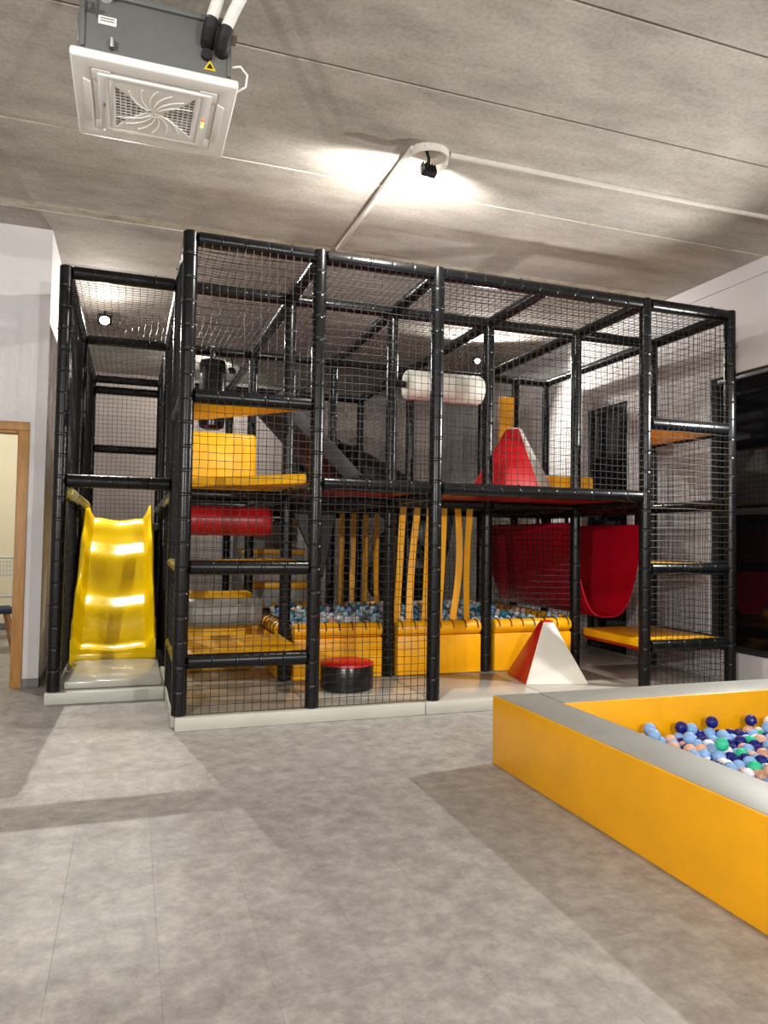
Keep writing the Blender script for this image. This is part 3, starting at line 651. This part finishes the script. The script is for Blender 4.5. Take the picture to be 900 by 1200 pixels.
def seen2(p):
    u, v = pix(p); t = (1.03-CAM_LOC.y)/(p.y-CAM_LOC.y); z = CAM_LOC.z+(p.z+BR*.7-CAM_LOC.z)*t; return 325 < u < 670 and z > .56
ip = MB().box((GX[2]+.06, 1.085, .09), (GX[5]-.06, 3.035, .40)).build('pit_floor_pad', M['grey'], None, 35, .01); tag(ip, 'grey foam pad under the balls of the inner pit', 'foam pad')
fill_pit(GX[2]+.06, GX[5]-.06, 1.105, 3.02, .50, ['b_ice', 'b_light', 'b_teal', 'b_navy', 'b_white', 'b_peach'], [34, 14, 14, 7, 26, 8], 'in the inner pit under the frame', 'balls in the inner pit', seen2, 130, 'mixed pale blue and teal balls filling the inner pit', True)
# ------------------------------------------------------------------ ceiling cassette air conditioner
ac = thing('air_conditioner', 'white and grey cassette air conditioner hanging from the concrete ceiling', 'air conditioner', (-.285, -1.59, 3.3))
AX0, AX1, AY0, AY1, AZ = -.635, .065, -1.915, -1.265, 3.30
bd = MB().box((-.605, -1.875, 3.355), (.035, -1.305, 3.64)).build('body', M['acbody'], ac, 35, .006, 2)
MB().box((-.615, -1.88, 3.345), (.045, -1.30, 3.358)).build('gasket', M['acdark'], ac, 35)
for x in (-.597, .015): MB().box((x, -1.885, 3.37), (x+.018, -1.873, 3.64)).build('corner_rib', M['acbody'], bd, 35, .003)
MB().box((-.595, -1.892, 3.60), (-.02, -1.874, 3.625)).build('top_flange', M['acbody'], bd, 35, .003)
MB().box((-.615, -1.80, 3.44), (-.604, -1.72, 3.56)).build('side_bracket', M['steel'], bd, 35, .002)
MB().box((-.528, -1.8775, 3.484), (-.455, -1.8745, 3.52)).build('label_sticker', M['sticker'], bd, 0)
for z in (3.508, 3.497): MB().box((-.520, -1.8785, z), (-.463, -1.877, z+.005)).build('label_line', M['ink'], bd, 0)
MB().add([(-.086, -1.8785, 3.385), (-.034, -1.8785, 3.385), (-.060, -1.8785, 3.43), (-.086, -1.8745, 3.385), (-.034, -1.8745, 3.385), (-.060, -1.8745, 3.43)], [(0,1,2),(5,4,3),(0,3,4,1),(1,4,5,2),(2,5,3,0)]).build('warning_sticker', M['stickery'], bd, 0)
MB().add([(-.075, -1.8795, 3.391), (-.045, -1.8795, 3.391), (-.060, -1.8795, 3.417), (-.075, -1.878, 3.391), (-.045, -1.878, 3.391), (-.060, -1.878, 3.417)], [(0,1,2),(5,4,3),(0,3,4,1),(1,4,5,2),(2,5,3,0)]).build('warning_mark', M['acdark'], bd, 0)
MB().tube([(-.47, -1.87, 3.385), (-.47, -1.895, 3.385), (-.47, -1.90, 3.415)], .012, 10).build('drain_plug', M['steel'], bd)
for x, y in ((-.56, -1.95), (.03, -1.95), (-.56, -1.25), (.03, -1.25)):
    MB().box((x-.02, min(y, -1.875) if y < -1.6 else -1.305, 3.52), (x+.02, max(y, -1.875) if y < -1.6 else y, 3.53)).build('hanger_lug', M['steel'], ac, 35)
    MB().tube([(x, y+.02 if y < -1.6 else y-.02, 3.50), (x, y+.02 if y < -1.6 else y-.02, ZC)], .006, 8).build('hanger_rod', M['steel'], ac)
# pipes with black sleeves
for k, (x, z, dx) in enumerate(((-.075, 3.50, .05), (-.012, 3.475, .09))):
    MB().tube([(x, -1.87, z), (x, -1.935, z), (x+.004, -1.96, z+.02), (x+.012, -1.965, z+.06)], [.030, .030, .030, .028], 14).build('pipe_sleeve', M['rubber'], ac)
    MB().tube([(x+.008, -1.965, z+.05), (x+.02+dx*.2, -1.97, z+.13), (x+dx, -1.98, z+.25), (x+dx*1.6, -2.0, z+.40), (x+dx*1.8, -2.0, ZC)], .026, 14).build('insulated_pipe', M['pipe'], ac)
MB().tube([(-.075, -1.87, 3.445), (-.075, -1.90, 3.445)], .024, 14).build('pipe_stub', M['rubber'], ac)
MB().tube([(-.50, -1.87, 3.605), (-.50, -1.92, 3.60), (-.50, -1.93, 3.64), (-.50, -1.93, ZC)], .026, 12).build('drain_pipe', M['acwhite'], ac)
MB().tube([(.04, -1.86, 3.43), (.075, -1.88, 3.43), (.105, -1.89, 3.39), (.10, -1.88, 3.34), (.06, -1.86, 3.32)], .005, 8).build('cable', M['acwhite'], ac)
# panel
pcx, pcy = (AX0+AX1)/2, (AY0+AY1)/2
def ringpoly(hx, hy, hx2, hy2, z0, z1, cx=pcx, cy=pcy):
    m = MB(); o = [(cx-hx, cy-hy), (cx+hx, cy-hy), (cx+hx, cy+hy), (cx-hx, cy+hy)]; i = [(cx-hx2, cy-hy2), (cx+hx2, cy-hy2), (cx+hx2, cy+hy2), (cx-hx2, cy+hy2)]
    v = [(x, y, z0) for x, y in o]+[(x, y, z0) for x, y in i]+[(x, y, z1) for x, y in o]+[(x, y, z1) for x, y in i]; f = []
    for k in range(4):
        n = (k+1) % 4; f += [(k, 4+k, 4+n, n), (8+k, 8+n, 12+n, 12+k), (k, n, 8+n, 8+k), (4+k, 12+k, 12+n, 4+n)]
    return m.add(v, f)
hx, hy = .35, .325
pn = ringpoly(hx, hy, .268, .247, 3.305, 3.345).build('panel', M['acwhite'], ac, 35, .012, 3)
ringpoly(.245, .225, .20, .205, 3.298, 3.345).build('grille_frame', M['acwhite'], ac, 35, .006, 2)
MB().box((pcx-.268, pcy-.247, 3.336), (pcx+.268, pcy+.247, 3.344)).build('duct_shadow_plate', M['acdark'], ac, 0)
# louvers on four sides
for (a, b, c, d) in ((-.19, .19, -.246, -.226), (-.19, .19, .226, .246)):
    m = MB(); y0, y1 = pcy+c, pcy+d; m.add([(pcx+a, y0, 3.312), (pcx+b, y0, 3.312), (pcx+b, y1, 3.318), (pcx+a, y1, 3.318), (pcx+a, y0, 3.318), (pcx+b, y0, 3.318), (pcx+b, y1, 3.324), (pcx+a, y1, 3.324)], [(0,3,2,1),(4,5,6,7),(0,1,5,4),(1,2,6,5),(2,3,7,6),(3,0,4,7)]); m.build('louver', M['acwhite'], pn, 35)
for s_ in (-1, 1):
    x0_ = pcx+s_*.256; MB().box((x0_-.011, pcy-.16, 3.308), (x0_+.011, pcy+.16, 3.316)).build('louver', M['acwhite'], pn, 35, .003)
    xx = pcx+s_*.29; MB().prism([(xx-.016, pcy-.17), (xx+.016, pcy-.15), (xx+.016, pcy+.15), (xx-.016, pcy+.17)], 3.300, 3.308).build('side_vane', M['acwhite'], pn, 35, .003)
# corner fillers between louvers
for sx in (-1, 1):
    for sy in (-1, 1):
        MB().box((min(pcx+sx*.19, pcx+sx*.268), min(pcy+sy*.16, pcy+sy*.247), 3.304), (max(pcx+sx*.19, pcx+sx*.268), max(pcy+sy*.16, pcy+sy*.247), 3.335)).build('corner_cover', M['acwhite'], pn, 35, .004)
# grille lattice and swirl
lat = MB(); n = 15
for k in range(n+1):
    u = -.175+.35*k/n
    lat.box((pcx+u-.003, pcy-.185, 3.306), (pcx+u+.003, pcy+.185, 3.314)); lat.box((pcx-.178, pcy+u*1.05-.003, 3.307), (pcx+.178, pcy+u*1.05+.003, 3.313))
lat.build('grille_lattice', M['acwhite'], ac, 0)
for s_ in (1, -1):
    pts_ = [(pcx, pcy)]
    for k in range(9): a = math.radians(-38+k*9.5+90*0); r_ = .0
    cpts = [(.0, .0), (.06, .03), (.178, .165), (.178, .19), (-.178, .19), (-.12, .10), (-.04, .012)]
    MB().prism([(pcx+s_*x, pcy+s_*y) for x, y in cpts], 3.300, 3.306).build('swirl_plate', M['acwhite'], ac, 0)
    for k in range(6):
        ang = math.radians(38+k*20); path = []
        for q_ in range(6):
            rr = .03+.03*q_; an = ang+.5*(q_/5-.5); x, y = rr*math.cos(an)*1.05, rr*math.sin(an)
            path.append((pcx+s_*max(-.176, min(.176, x)), pcy+s_*min(.186, y), 3.299))
        MB().tube(path, .0025, 6).build('swirl_rib', M['acwhite'], ac)
ringpoly(.20, .205, .176, .186, 3.300, 3.335).build('inner_frame', M['acwhite'], ac, 35, .003)
for k, nme in enumerate(('ledr', 'ledy', 'ledg')): MB().box((pcx+.215, pcy-.035+k*.03, 3.2965), (pcx+.227, pcy-.02+k*.03, 3.2985)).build('indicator_light', M[nme], ac, 0)
MB().box((pcx-.226, pcy-.012, 3.2965), (pcx-.218, pcy+.018, 3.2985)).build('maker_badge', M['ink'], ac, 0)
# ------------------------------------------------------------------ cable ducts on the ceiling
def duct(p0, p1, wd, ht, label):
    t = thing('cable_duct', label, 'cable duct', p0); MB().bar(p0, p1, wd, ht).build('channel', M['duct'], t, 35, .003)
    p0 = Vector(p0); p1 = Vector(p1); MB().bar(p0-Z*(ht/2+.002), p1-Z*(ht/2+.002), wd*.8, .004).build('lid', M['duct'], t, 35)
    return t
duct((1.385, -.66, ZC-.014), (1.37, 1.19, ZC-.014), .035, .026, 'white cable duct running from the ceiling lamp back over the frame')
duct((1.66, -.66, ZC-.012), (XR, -.70, ZC-.012), .028, .022, 'white cable duct running from the ceiling lamp to the right wall')
cv = thing('curved_duct', 'white curved cable duct looping around the ceiling lamp', 'cable duct', (1.5, -.65, ZC-.05))
arc = [(1.515+.135*math.cos(math.radians(a)), -.62+.115*math.sin(math.radians(a)), ZC-.03-.012*math.sin(math.radians((200-a)*.8))) for a in range(195, 361, 15)]
m = MB()
for a, b in zip(arc[:-1], arc[1:]): m.bar(a, b, .012, .055)
m.build('channel', M['duct'], cv, 50)
arc = [(1.535+.115*math.cos(math.radians(a)), -.60+.11*math.sin(math.radians(a)), ZC-.05) for a in range(-20, 76, 15)]
m = MB()
for a, b in zip(arc[:-1], arc[1:]): m.bar(a, b, .012, .05)
m.build('end_piece', M['duct'], cv, 50)
# ------------------------------------------------------------------ chairs seen through the doorway
ch = thing('folding_chair', 'light grey folding chair with a perforated back beyond the doorway', 'chair', (-1.88, 4.9, 0), math.radians(184)); ch.scale = (1, 1, 1.22)
def L_(m, n, k, **kw): return m.build(n, M[k], ch, local=True, **kw)
m = MB()
for k in range(12): m.box((-.2+k*.036, .19, .64), (-.2+k*.036+.012, .205, .80))
for k in range(4): m.box((-.21, .188, .65+k*.045), (.215, .207, .662+k*.045))
L_(m, 'backrest', 'chairgrey', smooth=0)
L_(MB().tube([(-.22, .2, 0), (-.22, .19, .78), (-.19, .195, .83), (.19, .195, .83), (.22, .19, .78), (.22, .2, 0)], .013, 10), 'back_frame', 'chairgrey')
L_(MB().box((-.21, -.20, .43), (.21, .19, .455)), 'seat', 'chairgrey', bevel=.01)
for x in (-.2, .2): L_(MB().tube([(x, .17, .44), (x, -.22, 0)], .012, 8), 'leg', 'chairgrey')
c2 = thing('wooden_chair', 'chair with navy seat and wooden legs just inside the doorway', 'chair', (-1.78, 3.95, 0), math.radians(105))
MB().box((-.22, -.22, .42), (.22, .22, .48)).build('seat', M['navy'], c2, 40, .025, 3, local=True)
MB().box((-.21, .19, .50), (.21, .225, .82)).build('backrest', M['navy'], c2, 40, .015, 3, local=True)
for sx in (-1, 1):
    for sy in (-1, 1): MB().tube([(sx*.15, sy*.15, .43), (sx*.24, sy*.24, 0)], [.02, .013], 10).build('leg', M['chairwood'], c2, local=True)
    MB().tube([(sx*.19, .2, .44), (sx*.19, .21, .62)], .012, 8).build('back_post', M['chairwood'], c2, local=True)
